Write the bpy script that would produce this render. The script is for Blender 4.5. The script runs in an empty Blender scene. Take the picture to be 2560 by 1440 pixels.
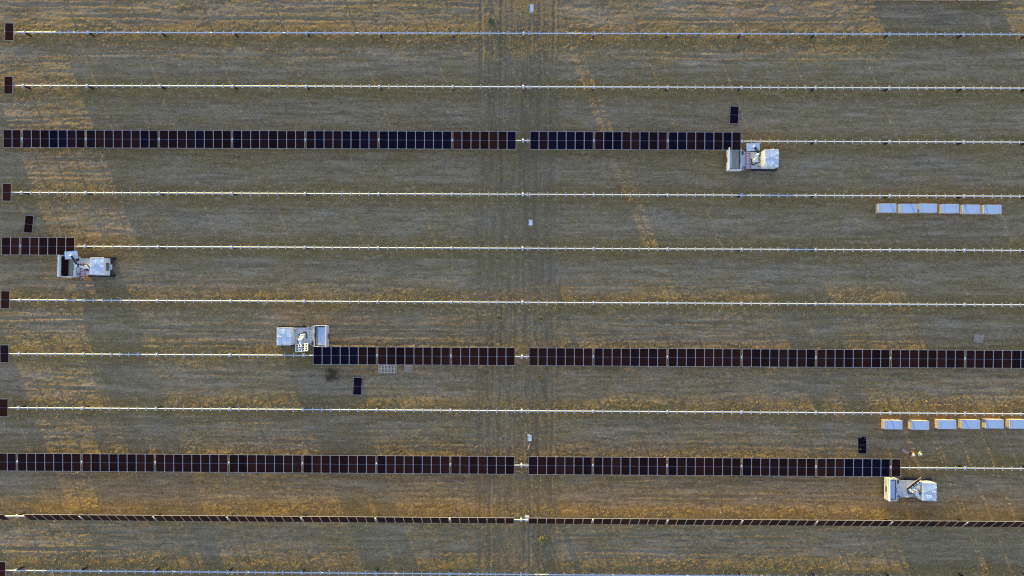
import bpy, bmesh, math, random
import numpy as np
from mathutils import Vector, Matrix, Euler

R = math.radians
random.seed(7)
rng = np.random.default_rng(11)
SC = bpy.context.scene
COL = SC.collection

# ------------------------------------------------------------------ camera
CAM_LOC = Vector((-0.0365, -34.978, 127.084))
CAM_ROT = Euler((0.01943, 0.01004, 0.00498), 'XYZ')
F_PX = 2462.0
cd = bpy.data.cameras.new('camera')
cam = bpy.data.objects.new('camera', cd)
COL.objects.link(cam)
cam.location = CAM_LOC
cam.rotation_euler = CAM_ROT
cd.sensor_width = 36.0
cd.lens = 36.0 * F_PX / 2560.0
cd.clip_start = 1.0
cd.clip_end = 6000.0
SC.camera = cam

# ------------------------------------------------------------------ light
SUN_EL = R(3.4)          # very low sun, behind the top edge and a little to the left
SUN_AZ = R(20.6)         # degrees left of +Y
w = bpy.data.worlds.new('World')
SC.world = w
w.use_nodes = True
nt = w.node_tree
bg = nt.nodes['Background']
sky = nt.nodes.new('ShaderNodeTexSky')
sky.sky_type = 'NISHITA'
sky.sun_disc = False
sky.sun_elevation = SUN_EL
sky.sun_rotation = -SUN_AZ
sky.altitude = 100
sky.air_density = 1.0
sky.dust_density = 0.0
sky.ozone_density = 2.2
bg.inputs['Strength'].default_value = 0.15
tint = nt.nodes.new('ShaderNodeVectorMath')          # even white balance of the whole sky
tint.operation = 'MULTIPLY'
tint.inputs[1].default_value = (1.05, 0.868, 1.03)
nt.links.new(sky.outputs[0], tint.inputs[0])
nt.links.new(tint.outputs[0], bg.inputs['Color'])

sd = bpy.data.lights.new('sun', 'SUN')
sun = bpy.data.objects.new('sun', sd)
COL.objects.link(sun)
sd.energy = 1.6
sd.angle = R(0.5)
sd.color = (1.0, 0.79, 0.14)
ldir = Vector((math.sin(SUN_AZ) * math.cos(SUN_EL), -math.cos(SUN_AZ) * math.cos(SUN_EL), -math.sin(SUN_EL)))
sun.rotation_euler = ldir.to_track_quat('-Z', 'Y').to_euler()
sun.location = (0, 0, 60)

vs = SC.view_settings
vs.view_transform = 'Standard'
vs.look = 'None'
vs.gamma = 1.0
vs.use_curve_mapping = False
vs.exposure = 2.83
SC.cycles.use_denoising = False
SC.cycles.pixel_filter_type = 'BLACKMAN_HARRIS'
SC.cycles.filter_width = 1.15

# ------------------------------------------------------------------ helpers
CAM_M = CAM_ROT.to_matrix()


def at(px, py, z=0.0):
    """the point at height z seen at photograph pixel (px, py)"""
    d = CAM_M @ Vector(((px - 1280) / F_PX, -(py - 720) / F_PX, -1.0))
    t = (z - CAM_LOC.z) / d.z
    return CAM_LOC + d * t


def tag(o, label=None, cat=None, group=None, kind=None):
    if label: o['label'] = label
    if cat: o['category'] = cat
    if group: o['group'] = group
    if kind: o['kind'] = kind
    return o


def empty(name, loc=(0, 0, 0), rz=0.0, scale=1.0):
    o = bpy.data.objects.new(name, None)
    COL.objects.link(o)
    o.location = loc
    o.rotation_euler = (0, 0, rz)
    o.scale = (scale,) * 3
    o.empty_display_size = 0.3
    return o


def place(name, mesh, parent=None, loc=(0, 0, 0), rot=(0, 0, 0)):
    o = bpy.data.objects.new(name, mesh)
    COL.objects.link(o)
    o.parent = parent
    o.location = loc
    o.rotation_euler = rot
    return o


class MB:
    """collects solids; build() links them as one mesh object"""

    def __init__(s):
        s.v, s.f, s.mi = [], [], []

    def _add(s, vs_, fs_, m=0):
        b = len(s.v)
        s.v += [tuple(p) for p in vs_]
        s.f += [tuple(i + b for i in f) for f in fs_]
        s.mi += [m] * len(fs_)

    def box(s, x0, x1, y0, y1, z0, z1, m=0, M=None, bev=0.0):
        if bev > 0:
            c, h = Vector(((x0 + x1) / 2, (y0 + y1) / 2, (z0 + z1) / 2)), Vector((abs(x1 - x0) / 2, abs(y1 - y0) / 2, abs(z1 - z0) / 2))
            bm = bmesh.new()
            bmesh.ops.create_cube(bm, size=1.0)
            for v in bm.verts:
                v.co = Vector((v.co.x * 2 * h.x, v.co.y * 2 * h.y, v.co.z * 2 * h.z)) + c
            bmesh.ops.bevel(bm, geom=bm.edges[:], offset=bev, segments=1, affect='EDGES', profile=0.5)
            bm.verts.index_update()
            vv = [v.co.copy() for v in bm.verts]
            ff = [[v.index for v in f.verts] for f in bm.faces]
            bm.free()
        else:
            vv = [Vector(p) for p in ((x0, y0, z0), (x1, y0, z0), (x1, y1, z0), (x0, y1, z0), (x0, y0, z1), (x1, y0, z1), (x1, y1, z1), (x0, y1, z1))]
            ff = [(0, 3, 2, 1), (4, 5, 6, 7), (0, 1, 5, 4), (1, 2, 6, 5), (2, 3, 7, 6), (3, 0, 4, 7)]
        if M is not None:
            vv = [M @ p for p in vv]
        s._add(vv, ff, m)
        return s

    def prism(s, pts, z0, z1, m=0, M=None):
        n = len(pts)
        vv = [Vector((x, y, z0)) for x, y in pts] + [Vector((x, y, z1)) for x, y in pts]
        ff = [tuple(range(n - 1, -1, -1)), tuple(range(n, 2 * n))] + [(i, (i + 1) % n, (i + 1) % n + n, i + n) for i in range(n)]
        if M is not None:
            vv = [M @ p for p in vv]
        s._add(vv, ff, m)
        return s

    def tube(s, p0, p1, r0, r1=None, n=10, m=0):
        r1 = r0 if r1 is None else r1
        p0, p1 = Vector(p0), Vector(p1)
        d = (p1 - p0).normalized()
        a = d.orthogonal().normalized()
        b = d.cross(a)
        vv, ff = [], []
        for p, r in ((p0, r0), (p1, r1)):
            for i in range(n):
                t = 2 * math.pi * i / n
                vv.append(p + (a * math.cos(t) + b * math.sin(t)) * r)
        for i in range(n):
            j = (i + 1) % n
            ff.append((i, j, n + j, n + i))
        ff += [tuple(range(n - 1, -1, -1)), tuple(range(n, 2 * n))]
        s._add(vv, ff, m)
        return s

    def hose(s, pts, r, n=7, m=0):
        pts = [Vector(p) for p in pts]
        vv, ff = [], []
        for k, p in enumerate(pts):
            d = (pts[min(k + 1, len(pts) - 1)] - pts[max(k - 1, 0)]).normalized()
            a = d.cross(Vector((0.13, 0.31, 0.94))).normalized()
            b = d.cross(a)
            for i in range(n):
                t = 2 * math.pi * i / n
                vv.append(p + (a * math.cos(t) + b * math.sin(t)) * r)
        for k in range(len(pts) - 1):
            for i in range(n):
                j = (i + 1) % n
                ff.append((k * n + i, k * n + j, (k + 1) * n + j, (k + 1) * n + i))
        s._add(vv, ff, m)
        return s

    def bar(s, p0, p1, wx, wz, m=0):
        """rectangular bar from p0 to p1"""
        p0, p1 = Vector(p0), Vector(p1)
        d = (p1 - p0)
        L = d.length
        q = d.to_track_quat('X', 'Z').to_matrix().to_4x4()
        M = Matrix.Translation(p0) @ q
        return s.box(0, L, -wx / 2, wx / 2, -wz / 2, wz / 2, m, M)

    def dome(s, c, r, h, n=12, rings=4, m=0):
        c = Vector(c)
        vv, ff = [], []
        for k in range(rings):
            t = k / rings * math.pi / 2
            for i in range(n):
                a = 2 * math.pi * i / n
                vv.append(c + Vector((r * math.cos(t) * math.cos(a), r * math.cos(t) * math.sin(a), h * math.sin(t))))
        vv.append(c + Vector((0, 0, h)))
        for k in range(rings - 1):
            for i in range(n):
                j = (i + 1) % n
                ff.append((k * n + i, k * n + j, (k + 1) * n + j, (k + 1) * n + i))
        for i in range(n):
            ff.append(((rings - 1) * n + i, (rings - 1) * n + (i + 1) % n, rings * n))
        ff.append(tuple(range(n - 1, -1, -1)))
        s._add(vv, ff, m)
        return s

    def mesh(s, name, mats):
        me = bpy.data.meshes.new(name)
        me.from_pydata(s.v, [], s.f)
        for mt in (mats if isinstance(mats, (list, tuple)) else [mats]):
            me.materials.append(mt)
        me.polygons.foreach_set('material_index', s.mi)
        me.update()
        return me

    def build(s, name, mats, parent=None, loc=(0, 0, 0), rot=(0, 0, 0)):
        return place(name, s.mesh(name, mats), parent, loc, rot)


# ------------------------------------------------------------------ materials
def nd(t, kind, **kw):
    n = t.nodes.new(kind)
    for k, v in kw.items():
        setattr(n, k, v)
    return n


def mat(name, col, rough=0.6, metal=0.0, spec=0.3, var=0.12, scale=3.0, stretch=(1, 1, 1), objvar=0.0, bump=0.0, coat=0.0):
    """principled material with a mottled colour"""
    m = bpy.data.materials.new(name)
    m.use_nodes = True
    t = m.node_tree
    p = t.nodes['Principled BSDF']
    p.inputs['Roughness'].default_value = rough
    p.inputs['Metallic'].default_value = metal
    p.inputs['Specular IOR Level'].default_value = spec
    p.inputs['Coat Weight'].default_value = coat
    tc = nd(t, 'ShaderNodeTexCoord')
    mp = nd(t, 'ShaderNodeMapping')
    mp.inputs['Scale'].default_value = stretch
    t.links.new(tc.outputs['Object'], mp.inputs['Vector'])
    nz = nd(t, 'ShaderNodeTexNoise')
    nz.inputs['Scale'].default_value = scale
    nz.inputs['Detail'].default_value = 5
    nz.inputs['Roughness'].default_value = 0.65
    t.links.new(mp.outputs[0], nz.inputs['Vector'])
    mr = nd(t, 'ShaderNodeMapRange')
    mr.inputs['From Min'].default_value = 0.25
    mr.inputs['From Max'].default_value = 0.75
    mr.inputs['To Min'].default_value = 1 - var
    mr.inputs['To Max'].default_value = 1 + var
    t.links.new(nz.outputs['Fac'], mr.inputs['Value'])
    fac = mr.outputs[0]
    if objvar > 0:
        oi = nd(t, 'ShaderNodeObjectInfo')
        m2 = nd(t, 'ShaderNodeMapRange')
        m2.inputs['To Min'].default_value = 1 - objvar
        m2.inputs['To Max'].default_value = 1 + objvar
        t.links.new(oi.outputs['Random'], m2.inputs['Value'])
        mu = nd(t, 'ShaderNodeMath', operation='MULTIPLY')
        t.links.new(fac, mu.inputs[0])
        t.links.new(m2.outputs[0], mu.inputs[1])
        fac = mu.outputs[0]
    vm = nd(t, 'ShaderNodeVectorMath', operation='SCALE')
    vm.inputs[0].default_value = col
    t.links.new(fac, vm.inputs['Scale'])
    t.links.new(vm.outputs[0], p.inputs['Base Color'])
    if bump > 0:
        b = nd(t, 'ShaderNodeBump')
        b.inputs['Strength'].default_value = 0.5
        b.inputs['Distance'].default_value = bump
        t.links.new(nz.outputs['Fac'], b.inputs['Height'])
        t.links.new(b.outputs[0], p.inputs['Normal'])
    return m


def glass_mat(name, col):
    """dark photovoltaic glass with faint cell columns"""
    m = mat(name, col, rough=0.35, spec=0.03, var=0.25, scale=1.2, objvar=0.35)
    t = m.node_tree
    p = t.nodes['Principled BSDF']
    src = p.inputs['Base Color'].links[0].from_socket
    tc = nd(t, 'ShaderNodeTexCoord')
    sp = nd(t, 'ShaderNodeSeparateXYZ')
    t.links.new(tc.outputs['Object'], sp.inputs[0])
    outs = []
    for ax, per in (('X', 0.182), ('Y', 0.0915)):
        a = nd(t, 'ShaderNodeMath', operation='MULTIPLY'); a.inputs[1].default_value = 1 / per
        b = nd(t, 'ShaderNodeMath', operation='FRACT')
        c = nd(t, 'ShaderNodeMath', operation='LESS_THAN'); c.inputs[1].default_value = 0.045
        t.links.new(sp.outputs[ax], a.inputs[0]); t.links.new(a.outputs[0], b.inputs[0]); t.links.new(b.outputs[0], c.inputs[0])
        outs.append(c.outputs[0])
    mx = nd(t, 'ShaderNodeMath', operation='MAXIMUM')
    t.links.new(outs[0], mx.inputs[0]); t.links.new(outs[1], mx.inputs[1])
    mix = nd(t, 'ShaderNodeMix', data_type='RGBA')
    t.links.new(mx.outputs[0], mix.inputs['Factor'])
    t.links.new(src, mix.inputs['A'])
    mix.inputs['B'].default_value = (0.045, 0.025, 0.018, 1)
    t.links.new(mix.outputs['Result'], p.inputs['Base Color'])
    return m


M = dict(
    galv=mat('galvanised_steel', (0.62, 0.62, 0.64), rough=0.45, metal=0.25, spec=0.4, var=0.10, scale=2.0, objvar=0.05),
    clamp=mat('clamp_steel', (0.55, 0.55, 0.56), rough=0.5, metal=0.2, var=0.1),
    post=mat('weathered_steel_post', (0.040, 0.030, 0.025), rough=0.8, var=0.25, scale=6),
    frame=mat('anodised_frame', (0.47, 0.42, 0.38), rough=0.45, metal=0.2, var=0.06),
    brown=glass_mat('brown_black_cells', (0.034, 0.0095, 0.0056)),
    plum=glass_mat('plum_black_cells', (0.020, 0.0060, 0.0062)),
    navy=glass_mat('blue_black_shaded_cells', (0.0065, 0.0035, 0.011)),  # panel glass with shade put into its colour
    back=mat('white_backsheet', (0.38, 0.34, 0.33), rough=0.5, var=0.05),
    white=mat('white_paint', (0.73, 0.71, 0.67), rough=0.5, var=0.15, scale=1.6, bump=0.002),
    white2=mat('dusty_white_paint', (0.57, 0.56, 0.52), rough=0.6, var=0.14, scale=2.0),
    deck=mat('grey_deck_plate', (0.66, 0.63, 0.59), rough=0.6, var=0.12, scale=3.0),
    black=mat('black_rubber', (0.02, 0.02, 0.021), rough=0.7, var=0.2),
    dark=mat('dark_steel', (0.05, 0.05, 0.055), rough=0.5, metal=0.3, var=0.2),
    arm=mat('robot_white_enamel', (0.72, 0.72, 0.67), rough=0.35, var=0.05),
    track=mat('dusty_rubber_track', (0.055, 0.052, 0.048), rough=0.85, var=0.3, scale=8),
    card=mat('cardboard', (0.54, 0.41, 0.27), rough=0.85, var=0.10, scale=2.0, stretch=(1, 6, 1)),
    card_w=mat('white_carton', (0.46, 0.53, 0.62), rough=0.6, var=0.05, scale=1.5),
    card_g=mat('grey_cardboard', (0.42, 0.30, 0.20), rough=0.85, var=0.12, scale=1.5),
    strap=mat('grey_strap', (0.45, 0.42, 0.40), rough=0.6, var=0.05),
    wood=mat('pallet_wood', (0.42, 0.32, 0.21), rough=0.85, var=0.2, scale=6, stretch=(1, 8, 8)),
    wood_w=mat('bleached_pallet_wood', (0.78, 0.62, 0.46), rough=0.85, var=0.15, scale=6),
    red=mat('red_fibreglass', (0.55, 0.045, 0.025), rough=0.45, var=0.1),
    orange=mat('orange_fibreglass', (0.60, 0.20, 0.08), rough=0.5, var=0.1),
    alu=mat('aluminium', (0.60, 0.61, 0.62), rough=0.4, metal=0.3, var=0.08),
    yellow=mat('yellow_plastic', (0.65, 0.48, 0.05), rough=0.5, var=0.1),
    skin=mat('skin', (0.42, 0.24, 0.15), rough=0.6, var=0.08),
    hivis=mat('hi_vis_yellow', (0.85, 0.74, 0.03), rough=0.7, var=0.1),
    hivis2=mat('hi_vis_lime', (0.42, 0.62, 0.08), rough=0.7, var=0.1),
    sleeve=mat('orange_sleeve', (0.62, 0.30, 0.12), rough=0.8, var=0.1),
    hat=mat('white_hard_hat', (0.82, 0.82, 0.80), rough=0.3, var=0.02),
    jeans=mat('dark_work_trousers', (0.06, 0.06, 0.075), rough=0.85, var=0.2),
    boot=mat('work_boots', (0.05, 0.035, 0.022), rough=0.7, var=0.2),
    hair=mat('dark_hair', (0.03, 0.02, 0.015), rough=0.7, var=0.2),
    leaf_g=mat('green_leaves', (0.17, 0.22, 0.10), rough=0.6, var=0.35, scale=4, objvar=0.1),
    leaf_y=mat('yellow_green_leaves', (0.33, 0.30, 0.09), rough=0.6, var=0.35, scale=4, objvar=0.1),
    leaf_d=mat('dark_olive_leaves', (0.10, 0.072, 0.034), rough=0.7, var=0.35, scale=4, objvar=0.1),
    stem=mat('woody_stem', (0.12, 0.08, 0.045), rough=0.8, var=0.2),
    straw=mat('dry_straw', (0.46, 0.33, 0.085), rough=0.8, var=0.45, scale=0.9),
    soil_dark=mat('dark_turned_soil', (0.09, 0.07, 0.045), rough=0.95, var=0.4, scale=3),
)


def lamp_mat(name, col, s):
    m = bpy.data.materials.new(name)
    m.use_nodes = True
    p = m.node_tree.nodes['Principled BSDF']
    p.inputs['Base Color'].default_value = (*col, 1)
    p.inputs['Emission Color'].default_value = (*col, 1)
    p.inputs['Emission Strength'].default_value = s
    return m


M['beacon'] = lamp_mat('green_beacon_glow', (0.25, 0.8, 0.6), 0.25)

# ------------------------------------------------------------------ ground
PITCH = 6.8747          # distance between tracker rows
GX0, GX1, GY0, GY1, GS = -80.0, 80.0, -82.0, 16.0, 0.14
nx, ny = int((GX1 - GX0) / GS) + 1, int((GY1 - GY0) / GS) + 1
gx = np.linspace(GX0, GX1, nx)
gy = np.linspace(GY0, GY1, ny)
XX, YY = np.meshgrid(gx, gy)


def noise2(lx, ly, beta=1.6, seed=0):
    """smooth random field, features about lx by ly metres, unit variance"""
    r = np.random.default_rng(seed)
    wn = np.fft.rfft2(r.standard_normal((ny, nx)))
    fx = np.fft.rfftfreq(nx, GS)[None, :] * lx
    fy = np.fft.fftfreq(ny, GS)[:, None] * ly
    f = np.sqrt(fx ** 2 + fy ** 2)
    a = 1.0 / (1.0 + f ** 2) ** beta
    h = np.fft.irfft2(wn * a, s=(ny, nx))
    h -= h.mean()
    return h / h.std()


def sst(a, b, x):
    t = np.clip((x - a) / (b - a), 0, 1)
    return t * t * (3 - 2 * t)


rowd = np.abs((YY / PITCH + 0.5) % 1.0 - 0.5) * PITCH          # distance to the nearest row line
under = 1 - sst(0.9, 2.1, rowd + 0.45 * noise2(2.5, 0.9, seed=1))
corr = 1 - sst(4.2, 6.5, np.abs(XX + 0.4) + 0.5 * noise2(1.5, 4, seed=2))   # service track across the rows
patch = sst(-0.4, 0.7, noise2(3.6, 1.5, 1.3, seed=3))
H = 0.012 * noise2(9, 5, 1.8, seed=4)
H += (0.012 + 0.012 * under) * noise2(0.34, 0.27, 1.2, seed=5) * (0.18 + 0.95 * patch) * (1 - 0.3 * corr)
H += 0.006 * noise2(1.6, 0.9, 1.4, seed=8)
H += 0.007 * (1 - under) * (1 - corr) * noise2(2.6, 0.30, 1.4, seed=6)
H += 0.008 * corr * noise2(0.32, 3.0, 1.4, seed=7)
# soil thrown up along the piled row lines
rows = (YY / PITCH + 0.5) % 1.0 * PITCH - 0.5 * PITCH
H += (0.045 + 0.02 * noise2(6, 3, seed=9)) * np.exp(-((rows - 0.25) / 1.15) ** 2) * (1 - 0.75 * corr)
# wheel ruts along the aisles
for k in range(-2, 12):
    yc = -(k + 0.5) * PITCH
    for off, wd, dp, sd_ in ((-1.15, 0.20, 0.030, 1), (0.95, 0.20, 0.030, 2), (-0.25, 0.16, 0.016, 3), (1.75, 0.14, 0.014, 4)):
        r = np.random.default_rng(100 + k * 10 + sd_)
        ph = r.uniform(0, 6.28, 4)
        yl = yc + off + r.uniform(-0.25, 0.25) + 0.16 * np.sin(gx / 9.0 + ph[0]) + 0.07 * np.sin(gx / 3.1 + ph[1])
        amp = dp * np.clip(0.45 + 0.55 * np.sin(gx / 11.0 + ph[2]) + 0.35 * np.sin(gx / 4.3 + ph[3]), 0, 1)
        j0, j1 = np.searchsorted(gy, [yc - 3.2, yc + 3.2])
        if j1 <= j0:
            continue
        d = (gy[j0:j1, None] - yl[None, :]) / wd
        H[j0:j1] += amp[None, :] * (-np.exp(-d ** 2) + 0.75 * np.exp(-(np.abs(d) - 1.7) ** 2 / 0.35)) * (1 + 0.3 * np.sin(gx * 9 + ph[0]))[None, :] * (1 - 0.8 * corr[j0:j1])
# ruts across the rows on the service track
for q, xo in enumerate((-5.3, -4.1, -2.7, -1.5, 1.0, 2.3, 3.9, 5.0)):
    r = np.random.default_rng(300 + q)
    ph = r.uniform(0, 6.28, 3)
    xl = xo + 0.12 * np.sin(gy / 8 + ph[0]) + 0.05 * np.sin(gy / 2.7 + ph[1])
    amp = 0.040 * np.clip(0.55 + 0.5 * np.sin(gy / 9 + ph[2]), 0, 1)
    d = (XX - xl[:, None]) / 0.2
    H += amp[:, None] * (-np.exp(-d ** 2) + 0.7 * np.exp(-(np.abs(d) - 1.7) ** 2 / 0.35)) * (1 + 0.3 * np.sin(gy * 9 + q))[:, None]
# fresh crawler tracks where each vehicle came from
for (px0, px1, py) in ((1560, 1840, 404), (20, 200, 668), (790, 1230, 839), (1500, 2230, 1219), (300, 640, 839), (1960, 2300, 404)):
    a0, a1 = at(px0, py), at(px1, py)
    for off in (-1.08, 1.08):
        d = YY - (a0.y + off + 0.05 * np.sin(XX / 2.3))
        on = sst(a0.x, a0.x + 3, XX) * (1 - sst(a1.x - 0.5, a1.x + 0.5, XX))
        H += on * 0.045 * (-np.exp(-(d / 0.17) ** 2) * (0.7 + 0.3 * np.sin(XX * 11)) + 0.8 * np.exp(-((np.abs(d) - 0.30) / 0.10) ** 2))
# turning scars of the crawler vehicles
for (px, py, a, b, t0, t1) in ((1075, 1092, 1.6, 1.0, 0, 5.5), (1765, 1222, 1.2, 1.1, 0.5, 5.9), (1885, 1228, 1.8, 0.9, 2.5, 6.8), (1140, 812, 2.4, 0.6, 0, 3.3), (280, 165, 1.9, 1.2, -1.2, 1.4), (1945, 30, 1.5, 0.9, 1.5, 4.6), (2485, 30, 2.2, 1.0, 2.4, 4.9)):
    c = at(px, py)
    rr = np.sqrt(((XX - c.x) / a) ** 2 + ((YY - c.y) / b) ** 2)
    th = np.arctan2((YY - c.y) / b, (XX - c.x) / a)
    on = sst(0, 0.4, (th - t0) % (2 * math.pi)) * (1 - sst(t1 - t0 - 0.4, t1 - t0, (th - t0) % (2 * math.pi)))
    for s_ in (0.72, 0.98, 1.2):
        H += 0.04 * on * np.exp(-((rr - s_) / 0.09) ** 2)
edge = np.minimum(np.minimum(XX - GX0, GX1 - XX), np.minimum(YY - GY0, GY1 - YY))
H *= sst(0, 2.0, edge)


def gz(x, y):
    i = int(round((x - GX0) / GS)); j = int(round((y - GY0) / GS))
    if 0 <= i < nx and 0 <= j < ny:
        return float(H[j, i])
    return 0.0


def make_ground():
    me = bpy.data.meshes.new('ground')
    V = np.stack([XX.ravel(), YY.ravel(), H.ravel()], 1)
    idx = np.arange(nx * ny).reshape(ny, nx)
    Q = np.stack([idx[:-1, :-1].ravel(), idx[:-1, 1:].ravel(), idx[1:, 1:].ravel(), idx[1:, :-1].ravel()], 1)
    # apron out to the horizon, sewn to the four corners of the fine sheet
    B = 3000.0
    n0 = len(V)
    V = np.concatenate([V, [[-B, -B, 0], [B, -B, 0], [B, B, 0], [-B, B, 0]]])
    c = [idx[0, 0], idx[0, -1], idx[-1, -1], idx[-1, 0]]
    A = np.array([[n0, n0 + 1, c[1], c[0]], [n0 + 1, n0 + 2, c[2], c[1]], [n0 + 2, n0 + 3, c[3], c[2]], [n0 + 3, n0, c[0], c[3]]])
    Q = np.concatenate([Q, A]).astype(np.int32)
    me.vertices.add(len(V)); me.vertices.foreach_set('co', V.astype(np.float32).ravel())
    me.loops.add(len(Q) * 4); me.loops.foreach_set('vertex_index', Q.ravel())
    me.polygons.add(len(Q))
    me.polygons.foreach_set('loop_start', np.arange(0, len(Q) * 4, 4, dtype=np.int32))
    me.polygons.foreach_set('loop_total', np.full(len(Q), 4, dtype=np.int32))
    me.polygons.foreach_set('use_smooth', np.ones(len(Q), dtype=bool))
    me.update(calc_edges=True)
    o = place('ground', me)
    tag(o, 'bare grey-brown soil with wheel ruts and dry grass strips under the rows', kind='structure')
    return o, me


ground, gme = make_ground()


def ground_mat():
    m = bpy.data.materials.new('field_soil')
    m.use_nodes = True
    t = m.node_tree
    L = t.links.new
    p = t.nodes['Principled BSDF']
    p.inputs['Roughness'].default_value = 1.0
    p.inputs['Specular IOR Level'].default_value = 0.0
    tc = nd(t, 'ShaderNodeTexCoord')
    sp = nd(t, 'ShaderNodeSeparateXYZ')
    L(tc.outputs['Object'], sp.inputs[0])

    def noise(scale, st=(1, 1, 1), det=5, rough=0.6):
        mp = nd(t, 'ShaderNodeMapping'); mp.inputs['Scale'].default_value = st
        L(tc.outputs['Object'], mp.inputs['Vector'])
        n = nd(t, 'ShaderNodeTexNoise'); n.inputs['Scale'].default_value = scale
        n.inputs['Detail'].default_value = det; n.inputs['Roughness'].default_value = rough
        L(mp.outputs[0], n.inputs['Vector'])
        return n.outputs['Fac']

    def mth(op, a, b=None, clamp=False):
        n = nd(t, 'ShaderNodeMath', operation=op); n.use_clamp = clamp
        for i, x in enumerate((a, b)):
            if x is None: continue
            if isinstance(x, (int, float)): n.inputs[i].default_value = x
            else: L(x, n.inputs[i])
        return n.outputs[0]

    def mrange(v, a, b, c=0.0, d=1.0, smooth=True):
        n = nd(t, 'ShaderNodeMapRange')
        if smooth: n.interpolation_type = 'SMOOTHSTEP'
        for nm, x in zip(('From Min', 'From Max', 'To Min', 'To Max'), (a, b, c, d)): n.inputs[nm].default_value = x
        L(v, n.inputs['Value'])
        return n.outputs[0]

    def mix(f, a, b):
        n = nd(t, 'ShaderNodeMix', data_type='RGBA')
        L(f, n.inputs['Factor'])
        for s_, x in (('A', a), ('B', b)):
            if isinstance(x, tuple): n.inputs[s_].default_value = (*x, 1)
            else: L(x, n.inputs[s_])
        return n.outputs['Result']

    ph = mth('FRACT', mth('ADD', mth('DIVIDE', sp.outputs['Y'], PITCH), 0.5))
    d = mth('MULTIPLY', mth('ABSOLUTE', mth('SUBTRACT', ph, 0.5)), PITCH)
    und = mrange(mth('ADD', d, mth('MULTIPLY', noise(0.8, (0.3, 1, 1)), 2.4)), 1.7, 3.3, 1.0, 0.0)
    axd = mth('ABSOLUTE', mth('ADD', sp.outputs['X'], 0.9))
    cor = mrange(mth('ADD', axd, mth('MULTIPLY', noise(0.6), 2.4)), 4.8, 8.0, 1.0, 0.0)

    stx = noise(0.9, (0.16, 1.7, 1), 8, 0.70)
    sty = noise(0.9, (1.9, 0.16, 1), 8, 0.70)
    stmix = nd(t, 'ShaderNodeMix'); L(cor, stmix.inputs['Factor']); L(stx, stmix.inputs['A']); L(sty, stmix.inputs['B'])
    st = mrange(stmix.outputs['Result'], 0.34, 0.66)
    c = mix(st, (0.212, 0.136, 0.070), (0.405, 0.270, 0.148))
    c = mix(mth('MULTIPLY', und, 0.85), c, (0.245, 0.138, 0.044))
    ctr = mth('MULTIPLY', mrange(d, 1.7, 3.0), mrange(noise(0.7, (0.25, 1.6, 1), 8, 0.72), 0.46, 0.66))
    c = mix(mth('MULTIPLY', ctr, 0.70), c, (0.480, 0.340, 0.200))
    big = mrange(noise(0.16, (0.5, 1, 1), 4), 0.40, 0.66)
    c = mix(mth('MULTIPLY', big, 0.32), c, (0.299, 0.184, 0.053))
    mot = mrange(noise(1.6, (0.5, 1, 1), 8, 0.78), 0.50, 0.70)
    c = mix(mth('MULTIPLY', mot, 0.55), c, (0.456, 0.315, 0.160))
    dk = mrange(noise(1.1, (0.45, 1, 1), 6, 0.7), 0.56, 0.76)
    c = mix(mth('MULTIPLY', dk, 0.60), c, (0.123, 0.086, 0.033))
    sp1 = mrange(noise(2.6, (0.8, 1, 1), 6, 0.75), 0.50, 0.72)
    c = mix(mth('MULTIPLY', sp1, 0.40), c, (0.209, 0.140, 0.060))
    c = mix(mth('MULTIPLY', cor, 0.50), c, (0.204, 0.144, 0.075))
    rg = mrange(noise(0.34, (0.42, 1.15, 1), 6, 0.66), 0.42, 0.60)
    c = mix(mth('MULTIPLY', rg, 0.38), c, (0.330, 0.205, 0.062))
    stl = nd(t, 'ShaderNodeMix'); L(cor, stl.inputs['Factor']); L(noise(1.0, (0.10, 2.2, 1), 6, 0.75), stl.inputs['A']); L(noise(1.0, (3.0, 0.07, 1), 5, 0.7), stl.inputs['B'])
    c = mix(mth('MULTIPLY', mrange(stl.outputs['Result'], 0.50, 0.68), 0.42), c, (0.165, 0.115, 0.066))
    c = mix(mth('MULTIPLY', mrange(stl.outputs['Result'], 0.46, 0.32), 0.40), c, (0.470, 0.335, 0.190))
    trk = mth('MULTIPLY', cor, mrange(noise(0.55, (1.5, 0.05, 1), 3, 0.5), 0.50, 0.60))
    c = mix(mth('MULTIPLY', trk, 0.26), c, (0.150, 0.105, 0.062))
    clod = mrange(noise(1.9, (0.7, 1, 1), 3, 0.5), 0.56, 0.64)
    c = mix(mth('MULTIPLY', clod, 0.38), c, (0.165, 0.105, 0.050))
    clod2 = mrange(noise(2.3, (0.6, 1, 1), 3, 0.55), 0.57, 0.66)
    c = mix(mth('MULTIPLY', clod2, 0.45), c, (0.480, 0.335, 0.180))
    fine = mrange(noise(5.0, (1, 1, 1), 5, 0.8), 0.28, 0.72, 0.55, 1.46, False)
    vm = nd(t, 'ShaderNodeVectorMath', operation='SCALE'); L(c, vm.inputs[0]); L(fine, vm.inputs['Scale'])
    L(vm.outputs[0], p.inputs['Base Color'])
    b = nd(t, 'ShaderNodeBump')
    L(mrange(rg, 0.0, 1.0, 0.18, 1.0, False), b.inputs['Strength'])
    b.inputs['Distance'].default_value = 0.13
    L(noise(3.6, (1, 1, 1), 6, 0.72), b.inputs['Height'])
    L(b.outputs[0], p.inputs['Normal'])
    return m


gme.materials.append(ground_mat())


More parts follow.
